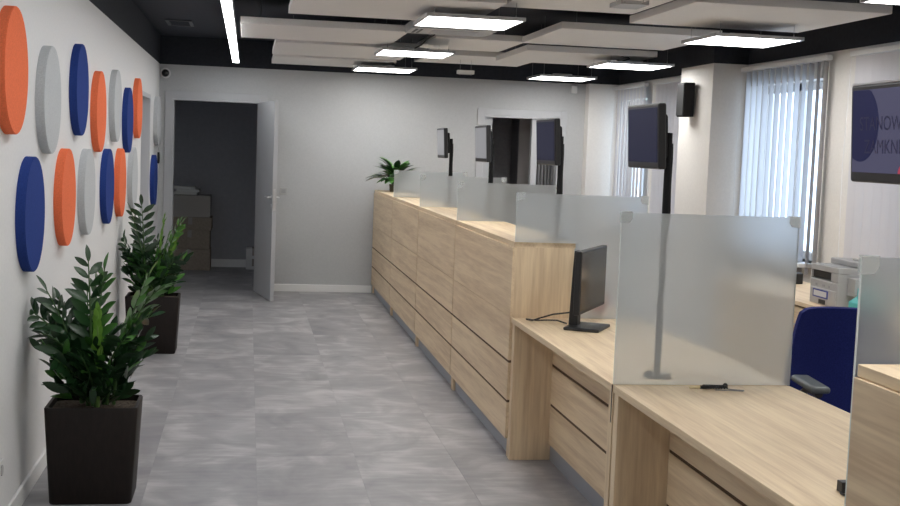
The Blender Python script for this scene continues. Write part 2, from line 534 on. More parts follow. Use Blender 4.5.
# right wall: four windows between piers
WINS = [(5.75, 7.62), (8.22, 9.5), (10.42, 11.72), (12.12, 13.06)]
WZ0, WZ1 = .88, 2.22
edges = [YF] + [v for wn in WINS for v in wn] + [YB]
lo = []
for i in range(0, len(edges), 2):
    lo.append((XR, XR + .25, edges[i], edges[i + 1], 0, ZW))
for a, b_ in WINS:
    lo.append((XR, XR + .25, a, b_, 0, WZ0)); lo.append((XR, XR + .25, a, b_, WZ1, ZW))
wr = wall_with_paintline('wall_right', lo, [(XR, XR + .25, YF, YB, ZW, ZC)], 'paint_warm')
wr['label'] = 'warm white window wall, black above'
pl_ = struct(MB().box(3.76, XR, 9.57, 10.32, 0, ZW).build('wall_pillar', 'paint_warm'), 'warm white pillar carrying the black loudspeaker')
box('dark_upper_band', 'dark_paint', pl_, 3.76, XR, 9.57, 10.32, ZW, ZC)
pl2 = struct(MB().box(3.72, XR, 13.12, YB, 0, ZW).build('wall_corner_pier', 'paint_warm'), 'pier in the corner beside the framed doorway')
box('dark_upper_band', 'dark_paint', pl2, 3.72, XR, 13.12, YB, ZW, ZC)
for i, (a, b_) in enumerate(WINS):
    wn = sroot('window_%d' % (i + 1), (XR + .16, (a + b_) / 2, WZ0), 'white window behind vertical blinds')
    X0, X1 = XR + .13, XR + .19
    mid = (a + b_) / 2
    for nm, bx in (('frame_post', (a, a + .06)), ('frame_post', (b_ - .06, b_)), ('mullion', (mid - .05, mid + .05))):
        box(nm, 'white_plastic', wn, X0, X1, bx[0], bx[1], WZ0, WZ1, .004)
    box('frame_rail', 'white_plastic', wn, X0, X1, a + .06, b_ - .06, WZ0, WZ0 + .06)
    box('frame_rail', 'white_plastic', wn, X0, X1, a + .06, b_ - .06, WZ1 - .06, WZ1)
    box('pane', 'window_glass', wn, X0 + .02, X0 + .03, a + .06, mid - .05, WZ0 + .06, WZ1 - .06)
    box('pane', 'window_glass', wn, X0 + .02, X0 + .03, mid + .05, b_ - .06, WZ0 + .06, WZ1 - .06)
    box('window_sill', 'white_plastic', wn, XR - .12, XR + .13, a - .03, b_ + .03, WZ0 - .03, WZ0, .004)

struct(MB().box(XL - .2, XR + .25, YF - .2, YF, 0, ZC).build('wall_front', 'paint'))
struct(MB().box(XL - .2, XR + .25, YF - .2, YB + .12, ZC, ZC + .1).build('ceiling', 'dark_ceiling'), 'black ceiling above the hanging panels')

# ------------------------------------------------------------------ hanging light panels
def led_panel(x0, y0, ztop_l, label):
    z = 2.39
    x1, y1 = x0 + .6, y0 + .62
    t = thing('ceiling_light', label, 'ceiling light', ((x0 + x1) / 2, (y0 + y1) / 2, z), group='square light panels hanging from the ceiling')
    f = MB()
    for q in ((x0, x1, y0, y0 + .014), (x0, x1, y1 - .014, y1), (x0, x0 + .014, y0 + .014, y1 - .014), (x1 - .014, x1, y0 + .014, y1 - .014)):
        f.box(q[0], q[1], q[2], q[3], z - .002, z + .02)
    f.box(x0 + .014, x1 - .014, y0 + .014, y1 - .014, z + .012, z + .02)
    f.build('frame', 'aluminium', t)
    box('diffuser', 'led_diffuser', t, x0 + .014, x1 - .014, y0 + .014, y1 - .014, z, z + .010)
    for sx in (x0 + .05, x1 - .05):
        for sy in (y0 + .05, y1 - .05):
            MB().cyl((sx, sy, z + .02), (sx, sy, z + .036), .006, .003, 8).cyl((sx, sy, z + .02), (sx, sy, ztop_l(sx, sy)), .0013, n=6).build('suspension_wire', 'wire', t)
    box('driver', 'white_plastic', t, x0 + .2, x0 + .4, y0 + .25, y0 + .3, z + .02, z + .05, .003)
    return t


# acoustic ceiling panels: (x0, x1, y0, y1, z)
BAFF = [
    (.235, 1.44, 6.88, 8.05, 2.45, 'large white acoustic ceiling panel hanging above the light panel with the grey air unit behind'),
    (-.08, 1.135, 8.87, 10.05, 2.45, 'white acoustic ceiling panel reaching closest to the long light line'),
    (.20, 1.42, 10.34, 11.72, 2.45, 'white acoustic ceiling panel between two others over the corridor'),
    (.22, 1.42, 12.0, 13.1, 2.45, 'white acoustic ceiling panel over the corridor nearest the end wall'),
    (1.52, 2.37, 6.3, 7.45, 2.5, 'white acoustic ceiling panel with a small tray hung beneath it'),
    (2.48, 3.68, 6.63, 7.86, 2.49, 'white acoustic ceiling panel directly before the windows beside the wide screen'),
    (2.16, 3.36, 8.42, 9.68, 2.49, 'white acoustic ceiling panel before the pillar with the loudspeaker'),
    (1.46, 2.2, 9.7, 10.8, 2.5, 'narrow white acoustic ceiling panel just behind the grey air unit'),
    (2.28, 3.42, 10.0, 11.3, 2.46, 'white acoustic ceiling panel with a loose black cable on the window side'),
    (1.66, 2.75, 11.4, 12.5, 2.5, 'white acoustic ceiling panel above the small white emergency lamp'),
    (2.48, 3.68, 4.2, 5.4, 2.52, 'white acoustic ceiling panel above the light panel closest to the wide sign screen'),
]


def ztop(x, y):
    for b_ in BAFF:
        if b_[0] - .01 < x < b_[1] + .01 and b_[2] - .01 < y < b_[3] + .01:
            return b_[4]
    return ZC


for (x0, x1, y0, y1, z, lab) in BAFF:
    t = thing('acoustic_panel', lab, 'ceiling panel', ((x0 + x1) / 2, (y0 + y1) / 2, z))
    box('slab', 'baffle', t, x0, x1, y0, y1, z, z + .05, .004)
    for sx in (x0 + .15, x1 - .15):
        for sy in (y0 + .15, y1 - .15):
            MB().cyl((sx, sy, z + .045), (sx, sy, ZC), .0013, n=6).build('suspension_wire', 'wire', t)
for x0, y0, lab in ((1.02, 7.17, 'lit square light panel over the corridor with the grey air unit behind it'),
                    (1.04, 9.8, 'lit square light panel over the corridor, between the other two in its row'),
                    (1.04, 12.07, 'lit square light panel over the corridor nearest the end wall'),
                    (2.90, 7.38, 'lit square light panel beside the window with open blinds'),
                    (2.97, 9.98, 'lit square light panel beside the pillar with the loudspeaker'),
                    (2.90, 12.07, 'lit square light panel before the framed dark doorway'),
                    (2.90, 4.92, 'lit square light panel above the wide sign screen'),
                    (1.04, 4.55, 'lit square light panel above the near service desks'),
                    (1.04, 1.9, 'lit square light panel over the near end of the counter'),
                    (2.90, 2.3, 'lit square light panel on the window side near the counter end'),
                    (1.04, -.8, 'lit square light panel over the entrance end of the corridor'),
                    (2.90, -.4, 'lit square light panel on the window side at the entrance end')):
    led_panel(x0, y0, ztop, lab)

t = thing('light_line', 'long narrow glowing light line hanging along the corridor', 'light line', (-.15, 8, 2.43))
MB().box(-.185, -.115, 2.2, 12.9, 2.435, 2.49, .003).build('housing', 'aluminium', t)
box('diffuser', 'led_line', t, -.18, -.12, 2.21, 12.89, 2.428, 2.435)
for y in (3, 5.5, 8, 10.5, 12.5):
    MB().cyl((-.15, y, 2.488), (-.15, y, ZC), .0015, n=6).build('suspension_wire', 'wire', t)

t = thing('air_unit', 'flat pale grey air unit with dark slots hanging behind a light panel', 'air unit', (1.4, 8.65, 2.44))
box('housing', 'light_grey_plastic', t, 1.1, 1.7, 8.42, 8.84, 2.44, 2.5, .006)
for i in range(2):
    box('slot', 'black_plastic', t, 1.135 + i * .035, 1.152 + i * .035, 8.5, 8.76, 2.437, 2.442)
box('intake', 'grey_plastic', t, 1.26, 1.58, 8.5, 8.76, 2.437, 2.442, .001)
for sx in (1.15, 1.65):
    MB().cyl((sx, 8.6, 2.49), (sx, 8.6, ZC), .004, n=8).build('rod', 'wire', t)
t = thing('device_tray', 'small white metal tray hung under a ceiling panel', 'tray', (2.09, 6.6, 2.44))
MB().box(2.0, 2.16, 6.5, 6.72, 2.44, 2.445).box(2.0, 2.005, 6.5, 6.72, 2.445, 2.465).box(2.155, 2.16, 6.5, 6.72, 2.445, 2.465).box(2.005, 2.155, 6.715, 6.72, 2.445, 2.46).build('tray', 'light_grey_plastic', t)
box('device', 'white_plastic', t, 2.03, 2.13, 6.53, 6.69, 2.445, 2.465, .004)
for sx in (2.0025, 2.1575):
    MB().cyl((sx, 6.6, 2.46), (sx, 6.6, 2.5), .002, n=6).build('rod', 'wire', t)
t = thing('emergency_lamp', 'small white emergency lamp hanging on two wires', 'lamp', (2.1, 11.95, 2.36))
box('body', 'white_plastic', t, 2.02, 2.19, 11.9, 11.97, 2.362, 2.40, .006)
box('lens', 'light_grey_plastic', t, 2.04, 2.17, 11.91, 11.96, 2.358, 2.363, .001)
for sx in (2.05, 2.16):
    MB().cyl((sx, 11.935, 2.398), (sx, 11.935, 2.5), .0015, n=6).build('suspension_wire', 'wire', t)
tag(MB().tube([(3.13, 10.1, 2.46), (3.15, 10.08, 2.452), (3.18, 10.05, 2.45), (3.2, 10.08, 2.44), (3.17, 10.2, 2.428), (3.15, 10.28, 2.44)], .005).build('hanging_cable', 'cable_black'), 'loose black cable drooping above a light panel', 'cable')
tag(MB().tube([(1.45, 9.7, 2.52), (1.40, 9.75, 2.49), (1.37, 9.9, 2.45), (1.34, 10.05, 2.435)], .005).build('hanging_cable', 'cable_black'), 'loose black cable beside the narrow ceiling panel', 'cable')
t = thing('ceiling_vent', 'dark square vent set into the black ceiling', 'vent', (-.66, 11.7, ZC - .012))
fv = MB()
for q in ((-.78, -.54, 11.45, 11.48), (-.78, -.54, 11.92, 11.95), (-.78, -.75, 11.48, 11.92), (-.57, -.54, 11.48, 11.92)):
    fv.box(*q, ZC - .014, ZC - .001)
fv.build('frame', 'vent_frame', t)
for i in range(5):
    box('slat', 'dark_ceiling', t, -.745, -.575, 11.50 + i * .085, 11.55 + i * .085, ZC - .010, ZC - .004)

# ------------------------------------------------------------------ round wall panels
DISC = [
    ('o', 5.02, 1.849, 'upper row, farthest from the recessed door'), ('g', 5.92, 1.765, 'upper row, between orange end panel and blue'),
    ('b', 6.95, 1.856, 'upper row, above the gap between orange and grey panels'), ('o', 7.83, 1.76, 'upper row, between a blue and a grey panel'),
    ('g', 8.79, 1.824, 'upper row, fifth along and flanked by orange and blue'), ('b', 9.68, 1.741, 'upper row, beside the orange one at the recessed door'),
    ('o', 10.5, 1.855, 'upper row, next to the recessed door'), ('g', 12.72, 1.79, 'upper row, beyond the recessed door by the corner'),
    ('b', 5.47, 1.257, 'lower row, first one above the nearer planter'), ('o', 6.47, 1.287, 'lower row, between the big blue and a grey panel'),
    ('g', 7.31, 1.282, 'lower row, between an orange and a blue panel'), ('b', 8.35, 1.277, 'lower row, between a grey and an orange panel'),
    ('o', 9.18, 1.276, 'lower row, between a blue panel and the last grey'), ('g', 10.15, 1.282, 'lower row, next to the recessed door'),
    ('b', 12.4, 1.198, 'lower row, beyond the recessed door by the corner')]
CN = {'o': ('orange', 'felt_orange'), 'g': ('light grey', 'felt_grey'), 'b': ('dark blue', 'felt_blue')}
dprot = {}
for c, y, z, lab in DISC:
    if c not in dprot:
        o = MB().cyl((XL, y, z), (XL + .04, y, z), .25, n=64)
        bm = o.bm
        rim = [e_ for e_ in bm.edges if len(e_.link_faces) == 2 and max(len(f_.verts) for f_ in e_.link_faces) > 4 and e_.verts[0].co.x > XL + .02]
        bmesh.ops.bevel(bm, geom=rim, offset=.003, segments=2, affect='EDGES')
        for v in bm.verts:
            v.co -= Vector((XL, y, z))
        me = bpy.data.meshes.new('wall_disc'); bm.to_mesh(me); bm.free()
        me.materials.append(MATS[CN[c][1]])
        for f_ in me.polygons:
            f_.use_smooth = True
        me.set_sharp_from_angle(angle=math.radians(40))
        dprot[c] = me
    o = bpy.data.objects.new('wall_disc', dprot[c]); C.objects.link(o); o.location = (XL, y, z)
    tag(o, '%s round felt wall panel, %s' % (CN[c][0], lab), 'wall panel', 'round felt panels on the white wall')

# ------------------------------------------------------------------ counter row
XC = 1.385
BND = [13.25, 11.5, 9.7, 7.92, 6.13]
TLAB = ['tall pale oak counter unit against the end wall, potted plant on top',
        'second tall pale oak counter unit from the end wall', 'third tall pale oak counter unit from the end wall',
        'tall pale oak counter unit joining the low desk with the monitor']


def tall_unit(y0, y1, lab, H=1.14):
    t = thing('tall_counter', lab, 'counter', (XC + .15, (y0 + y1) / 2, 0), group='tall counter units in the service row')
    g = .002
    box('counter_top', 'oak_y', t, XC - .008, 1.705, y0 + g / 2, y1 - g / 2, H - .028, H, .0015)
    box('end_panel', 'oak_z', t, XC, 1.70, y0 + g / 2, y0 + .03, 0, H - .028, .001)
    box('end_panel', 'oak_z', t, XC, 1.70, y1 - .03, y1 - g / 2, 0, H - .028, .001)
    a, b_ = y0 + .0, y1 - .0
    # fronts lie over the end panels above the plinth
    for nm, z0, z1 in (('front_panel', .747, H - .03), ('front_panel', .516, .744), ('front_panel', .305, .503), ('front_panel', .1, .292)):
        box(nm, 'oak_y', t, XC - .016, XC, a + .002, b_ - .002, z0, z1, .001)
    box('body', 'oak_z', t, XC + .004, 1.69, a + .031, b_ - .031, .1, H - .029)
    for z0, z1 in ((.503, .516), (.292, .305)):
        box('reveal_strip', 'groove', t, XC - .0135, XC, a + .002, b_ - .002, z0, z1)
    box('plinth', 'plinth_metal', t, XC + .018, XC + .03, a + .031, b_ - .031, 0, .099)
    # staff side worktop behind
    box('staff_worktop', 'oak_y', t, 1.706, 2.08, y0 + .012, y1 - .012, .717, .745, .0015)
    box('staff_leg', 'oak_z', t, 1.75, 2.05, y0 + .03, y0 + .05, 0, .716)
    box('staff_leg', 'oak_z', t, 1.75, 2.05, y1 - .05, y1 - .03, 0, .716)
    return t


for i in range(4):
    tall_unit(BND[i + 1] + (.008 if i < 4 else 0), BND[i] - (.008 if i > 0 else 0), TLAB[i])


def low_desk(y0, y1, lab):
    t = thing('service_desk', lab, 'desk', (XC + .35, (y0 + y1) / 2, 0), group='low service desks in the row')
    box('desktop', 'oak_y', t, XC - .01, 2.08, y0, y1, .716, .745, .0015)
    for a, b_ in ((y0, y0 + .052), (y1 - .052, y1)):
        box('leg_panel', 'oak_z', t, XC - .004, 2.06, a + .001, b_ - .001, 0, .7155, .001)
    a, b_ = y0 + .053, y1 - .053
    for z0, z1 in ((.513, .7155), (.303, .499), (.088, .289)):
        box('front_panel', 'oak_y', t, 1.588, 1.606, a, b_, z0, z1, .001)
    box('body', 'oak_z', t, 1.607, 1.64, a, b_, .088, .715)
    for z0, z1 in ((.499, .513), (.289, .303)):
        box('reveal_strip', 'groove', t, 1.591, 1.606, a, b_, z0, z1)
    box('plinth', 'plinth_metal', t, 1.598, 1.61, a, b_, 0, .087)
    return t


low_desk(4.348, 6.122, 'low pale oak service desk carrying the black monitor')
low_desk(2.556, 4.332, 'low pale oak service desk with the corded pen lying on it')
t5 = tall_unit(.75, 2.53, 'tall pale oak counter unit beyond the pen desk, below the sign screen', 1.152)

# ------------------------------------------------------------------ frosted glass dividers
def guard(root, x, y, z, sx):
    """moulded clear corner guard over a top corner"""
    b_ = MB()
    for sy in (-1, 1):
        pts = [(x + sx * q_[0], y + sy * .0055, z + q_[1]) for q_ in ((-.004, .004), (.04, .004), (.04, -.022), (.03, -.036), (-.004, -.04))]
        b_.prism(pts, (0, sy * .003, 0))
    b_.box(min(x - sx * .004, x + sx * .04), max(x - sx * .004, x + sx * .04), y - .006, y + .006, z + .002, z + .004)
    b_.build('corner_guard', 'clear_plastic', root)


def divider(y, zlow, lab, x0=1.378, x1=2.082, ztop_=1.395, both=True):
    t = thing('glass_divider', lab, 'divider', ((x0 + x1) / 2, y, zlow), group='frosted glass dividers between the stations')
    if zlow > 1:
        pts = [(x0, y - .004, 1.1405), (1.708, y - .004, 1.1405), (1.708, y - .004, .7455), (x1, y - .004, .7455), (x1, y - .004, ztop_), (x0, y - .004, ztop_)]
    else:
        pts = [(x0, y - .004, .7455), (x1, y - .004, .7455), (x1, y - .004, ztop_), (x0, y - .004, ztop_)]
    MB().prism(pts, (0, .008, 0)).build('pane', 'frosted_glass', t)
    z0 = pts[0][2]
    box('polished_edge', 'glass_edge', t, x0 - .0012, x0, y - .004, y + .004, z0, ztop_)
    box('polished_edge', 'glass_edge', t, x1, x1 + .0012, y - .004, y + .004, .7455, ztop_)
    guard(t, x0, y, ztop_, 1)
    guard(t, x1, y, ztop_, -1)
    return t


divider(11.5, 1.14, 'frosted glass divider on the counter nearest the potted plant')
divider(9.7, 1.14, 'frosted glass divider between second and third tall counters')
divider(7.92, 1.14, 'frosted glass divider between third and fourth tall counters')
divider(6.126, 1.14, 'frosted glass divider at the end of the tall counters behind the monitor')
t = divider(4.34, .745, 'large frosted glass divider between the two low desks')
MB().box(1.372, 1.3745, 4.338, 4.342, .60, .745).build('slot_strip', 'black_plastic', t)
# divider at the tall near unit reaches down to the desktop
divider(2.543, .745, 'frosted glass divider between the pen desk and the near tall counter')

# ------------------------------------------------------------------ customer screens on poles
def screen(px, py, pz, tx, ty, rz, lab, face='screen_navy', sign=False, zc=1.685):
    """pole foot (px,py,pz); panel centre (tx,ty), screen normal -x turned by rz"""
    t = thing('display_screen', lab, 'screen', (px, py, pz), group=None if sign else 'small display screens on black poles')
    MB().cyl((px, py, pz + .0005), (px, py, pz + .012), .055, n=24).build('foot', 'black_matt', t, True)
    MB().cyl((px, py, pz + .01), (px, py, 1.70), .013, n=16).build('pole', 'black_matt', t, True)
    R_ = Matrix.Rotation(rz, 4, 'Z')
    T = Matrix.Translation((tx, ty, zc)) @ R_ @ Matrix.Rotation(math.radians(-3), 4, 'Y')
    W, Hh, D = .43, .252, .032

    def tb(x0, x1, y0, y1, z0, z1, bev=0.):
        b_ = MB().box(x0, x1, y0, y1, z0, z1, bev, 3)
        bmesh.ops.transform(b_.bm, matrix=T, verts=b_.bm.verts)
        return b_
    tb(-.014, .018, -W / 2, W / 2, -Hh / 2, Hh / 2, .008).build('housing', 'grey_bezel' if False else 'black_plastic', t)
    tb(.016, .045, -W / 2 + .06, W / 2 - .06, -Hh / 2 + .04, Hh / 2 - .04, .012).build('back_cover', 'black_matt', t)
    sc_ = tb(-.0155, -.0135, -W / 2 + .016, W / 2 - .016, -Hh / 2 + .026, Hh / 2 - .016).build('screen', 'screen_sign' if sign else face, t)
    tb(-.0135, .016, -W / 2 + .006, W / 2 - .006, Hh / 2 - .003, Hh / 2 + .003, .001).build('top_trim', 'steel', t)
    if sign:
        pts = []
        for k in range(40):
            a = 2 * math.pi * k / 40
            yy, zz = .155 + .098 * math.cos(a), .025 + .098 * math.sin(a)
            zz = min(zz, Hh / 2 - .0165); yy = min(yy, W / 2 - .0165)
            pts.append(T @ Vector((-.0156, yy, zz)))
        MB().prism(pts, T.to_3x3() @ Vector((-.0002, 0, 0))).build('sign_disc', 'sign_disc', sc_)
        pts = [T @ Vector((-.0157, -.005 + .022 * math.cos(a_ * .3927) - .06, -Hh / 2 + .0262 + .022 * math.sin(a_ * .3927))) for a_ in range(0, 9)]
        MB().prism(pts, T.to_3x3() @ Vector((-.0002, 0, 0))).build('sign_mark', 'sign_red', sc_)
        for txt, zz in (('STANOWISKO', .022), ('ZAMKNI\u0118TE', -.036)):
            cu = bpy.data.curves.new('lettering', 'FONT')
            cu.body = txt; cu.size = .05; cu.align_x = 'CENTER'; cu.align_y = 'CENTER'; cu.extrude = .0001
            tmp = bpy.data.objects.new('tmp', cu); C.objects.link(tmp)
            dg = bpy.context.evaluated_depsgraph_get()
            me = bpy.data.meshes.new_from_object(tmp.evaluated_get(dg))
            bpy.data.objects.remove(tmp)
            # text x -> world -y (reads from the customer side), text y -> z
            M = Matrix.Translation(Vector((-.0162, -.005, zz))) @ Matrix(((0, 0, -1, 0), (-1, 0, 0, 0), (0, 1, 0, 0), (0, 0, 0, 1)))
            me.transform(T @ M)
            me.transform(Matrix.Translation(-Vector(t.location)))
            me.materials.clear(); me.materials.append(MATS['sign_text'])
            o = bpy.data.objects.new('lettering', me); C.objects.link(o); o.parent = sc_
            o['label'] = 'dark lettering ' + txt
    # arm from pole to panel back
    p1 = T @ Vector((.044, 0, 0))
    MB().tube([(px, py, 1.69), ((px * .6 + p1.x * .4), (py * .6 + p1.y * .4), 1.69), tuple(p1)], .012).build('arm', 'black_matt', t)
    MB().tube([(px + .014, py, 1.66), (px + .0165, py + .003, 1.60), (px + .014, py, 1.5), (px + .016, py - .003, 1.40), (px + .014, py, 1.3)], .0045).build('cable', 'cable_black', t)
    return t


screen(1.68, 10.08, 1.14, 1.61, 10.12, math.radians(-1), 'small screen on a pole behind the second glass divider from the plant', 'screen_grey', zc=1.662)
screen(1.66, 8.26, 1.14, 1.605, 8.30, math.radians(0), 'small screen on a pole before the left jamb of the framed doorway', 'screen_grey', zc=1.657)
screen(1.675, 6.42, 1.14, 1.625, 6.52, math.radians(0), 'small dark blue screen on a pole behind the black monitor desk', zc=1.668)
screen(1.603, 4.50, .745, 1.556, 4.64, math.radians(-2), 'small dark blue screen on a pole behind the large glass divider')
screen(1.63, 2.70, .745, 1.562, 2.76, math.radians(-2), 'wide screen showing the words stanowisko zamkniete', sign=True)

# ------------------------------------------------------------------ desktop monitor
mrz = math.atan2(.86, .5)            # long axis of the foot
t = thing('computer_monitor', 'black desktop monitor turned to the staff side on the low desk', 'monitor', (1.63, 5.80, .745), mrz - math.pi / 2)
# local axes: y = along the panel, x = viewing direction (screen normal)
MB().box(-.03, .15, -.13, .115, .0005, .016, .006).build('foot', 'black_plastic', t, local=True)
MB().prism([(-.03, -.03, .012), (.015, -.03, .012), (.02, -.03, .30), (0, -.03, .385), (-.015, -.03, .385), (-.02, -.03, .3)], (0, .06, 0), .003).build('column', 'black_plastic', t, local=True)
MB().box(.018, .05, -.06, .06, .2, .34, .006).build('mount', 'black_plastic', t, local=True)
ph = MB().box(  .045, .075, -.24, .285, .092, .40, .005).build('housing', 'black_plastic', t, local=True)
MB().box(.0745, .0765, -.228, .273, .11, .389).build('screen', 'screen_off', t, local=True)
cb = [[(1.43, 6.02, .752), (1.45, 5.98, .752), (1.48, 5.93, .772), (1.53, 5.87, .80), (1.6, 5.83, .815), (1.66, 5.8, .85)],
      [(1.43, 6.03, .7515), (1.47, 5.99, .7515), (1.52, 5.94, .76), (1.56, 5.9, .765), (1.6, 5.86, .755)]]
for k, c_ in enumerate(cb):
    Ml = (Matrix.Translation((1.63, 5.80, .745)) @ Matrix.Rotation(mrz - math.pi / 2, 4, 'Z')).inverted()
    MB().tube([Ml @ Vector(q_) for q_ in c_], .0042).build('cable', 'cable_black', t, True, True)

# corded pen
t = thing('corded_pen', 'corded pen with cream tip and dark coiled lead lying on the desk', 'pen', (1.72, 4.27, .745))
MB().cyl((1.648, 4.262, .751), (1.69, 4.262, .752), .004, .0055, 12).build('tip', 'cream', t, True)
MB().cyl((1.69, 4.262, .752), (1.80, 4.272, .753), .0065, n=12).build('barrel', 'black_plastic', t, True)
hel = [(1.70 + .085 * k / 60, 4.250 + .010 * math.cos(k * .9) - k * .0002, .757 + .006 * math.sin(k * .9)) for k in range(61)]
MB().tube(hel, .0027, 6).build('coil', 'cable_black', t)
MB().sphere((1.795, 4.274, .756), .010).build('holder', 'black_plastic', t, True)
MB().tube([(1.78, 4.26, .7485), (1.81, 4.24, .7475), (1.85, 4.225, .7475), (1.84, 4.21, .7475), (1.79, 4.225, .7475), (1.74, 4.235, .7475)], .002, 6).build('lead', 'wire', t)
# cable clip beside the near divider
t = thing('cable_clip', 'black cable clip with a loop of cord on the desk beside the near divider', 'clip', (1.56, 2.89, .745))
MB().box(1.55, 1.575, 2.885, 2.915, .7455, .775, .002).build('block', 'black_plastic', t)
MB().tube([(1.56 + .012 * math.cos(a_ * .5) - .006, 2.87 - .0 + .018 * math.sin(a_ * .5), .7495) for a_ in range(13)], .003, 8).build('loop', 'cable_black', t)

# ------------------------------------------------------------------ staff side: cabinet, printer, chair
SZ = .772
t = thing('sideboard', 'low pale oak sideboard under the windows carrying the printer', 'sideboard', (3.6, 6.9, 0))
box('top', 'oak_y', t, 3.30, 3.9, 5.6, 8.15, SZ - .025, SZ, .0015)
box('end_panel', 'oak_z', t, 3.32, 3.9, 5.61, 5.63, 0, SZ - .025)
box('end_panel', 'oak_z', t, 3.32, 3.9, 8.12, 8.14, 0, SZ - .025)
for i in range(5):
    y = 5.635 + i * .496
    dd = box('door', 'oak_y', t, 3.315, 3.333, y, y + .492, .08, SZ - .04, .001)
    MB().box(3.305, 3.315, y + .2, y + .3, .62, .63).build('handle', 'steel', dd)
box('body', 'oak_z', t, 3.34, 3.89, 5.635, 8.115, .0, SZ - .026)
box('shadow_gap', 'groove', t, 3.333, 3.34, 5.635, 8.115, SZ - .04, SZ - .026)

PX, PY0, PY1, PZ = 3.375, 6.49, 6.83, SZ + .0005
t = thing('laser_printer', 'grey multifunction laser printer on the sideboard', 'printer', (PX + .2, (PY0 + PY1) / 2, SZ))
pb = MB().prism([(PX, PY0, PZ), (PX + .38, PY0, PZ), (PX + .38, PY0, PZ + 0.1995), (PX + .07, PY0, PZ + 0.1995), (PX + .07, PY0, PZ + 0.1539), (PX, PY0, PZ + 0.1459)], (0, PY1 - PY0, 0), .003)
pb.build('body', 'light_grey_plastic', t)
box('output_tray', 'black_plastic', t, PX + .012, PX + .07, PY0 + .09, PY1 - .012, PZ + 0.1550, PZ + 0.1961, .002)
box('side_cheek', 'light_grey_plastic', t, PX + .002, PX + .07, PY0, PY0 + .088, PZ + 0.1482, PZ + 0.1995, .002)
box('side_cheek', 'light_grey_plastic', t, PX + .002, PX + .07, PY1 - .011, PY1, PZ + 0.1482, PZ + 0.1995, .002)
box('scanner', 'light_grey_plastic', t, PX, PX + .38, PY0, PY1, PZ + 0.2006, PZ + 0.2348, .004)
box('control_panel', 'grey_plastic', t, PX + .01, PX + .1, PY0 + .03, PY1 - .03, PZ + 0.2348, PZ + 0.2383, .001)
box('scanner_lid', 'grey_plastic', t, PX + .12, PX + .39, PY0 - .02, PY1, PZ + 0.2371, PZ + 0.2713, .007)
box('document_feeder', 'light_grey_plastic', t, PX + .16, PX + .38, PY0 - .01, PY0 + .15, PZ + 0.2713, PZ + 0.2873, .006)
box('paper_drawer', 'light_grey_plastic', t, PX - .005, PX + .02, PY0 + .012, PY1 - .012, PZ + 0.0137, PZ + 0.0969, .003)
box('drawer_grip', 'black_plastic', t, PX - .008, PX - .004, PY0 + .13, PY0 + .21, PZ + 0.0068, PZ + 0.0319, .002)
for y, s_ in ((PY0 + .10, .009), (PY0 + .17, .016), (PY0 + .26, .011)):
    box('button_pad', 'grey_plastic', t, PX - .002, PX + .004, y - s_, y + s_, PZ + 0.1094, PZ + 0.1231, .001)
lb = box('label', 'label_blue', t, PX - .0085, PX - .0045, PY0 + .1, PY0 + .285, PZ + 0.0410, PZ + 0.0889)
box('label_field', 'paper', lb, PX - .0092, PX - .008, PY0 + .112, PY0 + .273, PZ + 0.0490, PZ + 0.0809)
MB().box(PX + .06, PX + .3, PY0 - .09, PY0 - .002, PZ + 0.0969, PZ + 0.1824, .004).box(PX + .06, PX + .3, PY0 - .1, PY0 - .002, PZ + 0.0798, PZ + 0.0969, .003).build('side_tray', 'light_grey_plastic', t)
t = thing('document_holder', 'turquoise document holder standing beside the printer', 'holder', (3.43, 6.3, SZ + .0005))
MB().prism([(3.38, 6.22, PZ), (3.52, 6.22, PZ), (3.52, 6.22, PZ + .11), (3.46, 6.22, PZ + .11), (3.38, 6.22, PZ + .06)], (0, .14, 0), .004).build('tray', 'turquoise', t)
MB().box(3.41, 3.515, 6.245, 6.255, PZ + .01, PZ + .13).build('sheet', 'turquoise', t)
MB().box(3.41, 3.515, 6.31, 6.32, PZ + .01, PZ + .14).build('sheet', 'turquoise', t)
t = thing('router_box', 'small black router box at the far end of the sideboard', 'router', (3.72, 7.85, SZ + .0005))
MB().box(3.68, 3.80, 7.8, 7.9, PZ, PZ + .075, .006).build('case', 'black_plastic', t)
MB().cyl((3.79, 7.89, PZ + .07), (3.79, 7.91, PZ + .19), .005, .003, 8).build('antenna', 'black_plastic', t, True)
t = thing('flower_mug', 'pink mug standing on the staff worktop behind the end divider', 'mug', (1.93, 6.42, .7455))
MB().lathe([(.032, 0), (.04, .01), (.042, .095), (.037, .095), (.036, .015)], (1.93, 6.42, .7455), 20).build('cup', 'pink', t, True)
MB().tube([(1.93 + .04 + .025 * math.sin(a_ * .5), 6.42, .795 + .03 * math.cos(a_ * .5)) for a_ in range(7)], .005, 8).build('handle', 'pink', t)

# office chair behind the low desks
CX, CY = 2.59, 4.72
t = thing('office_chair', 'dark blue fabric swivel chair with black armrests behind the desks', 'chair', (CX, CY, 0), math.radians(-98))
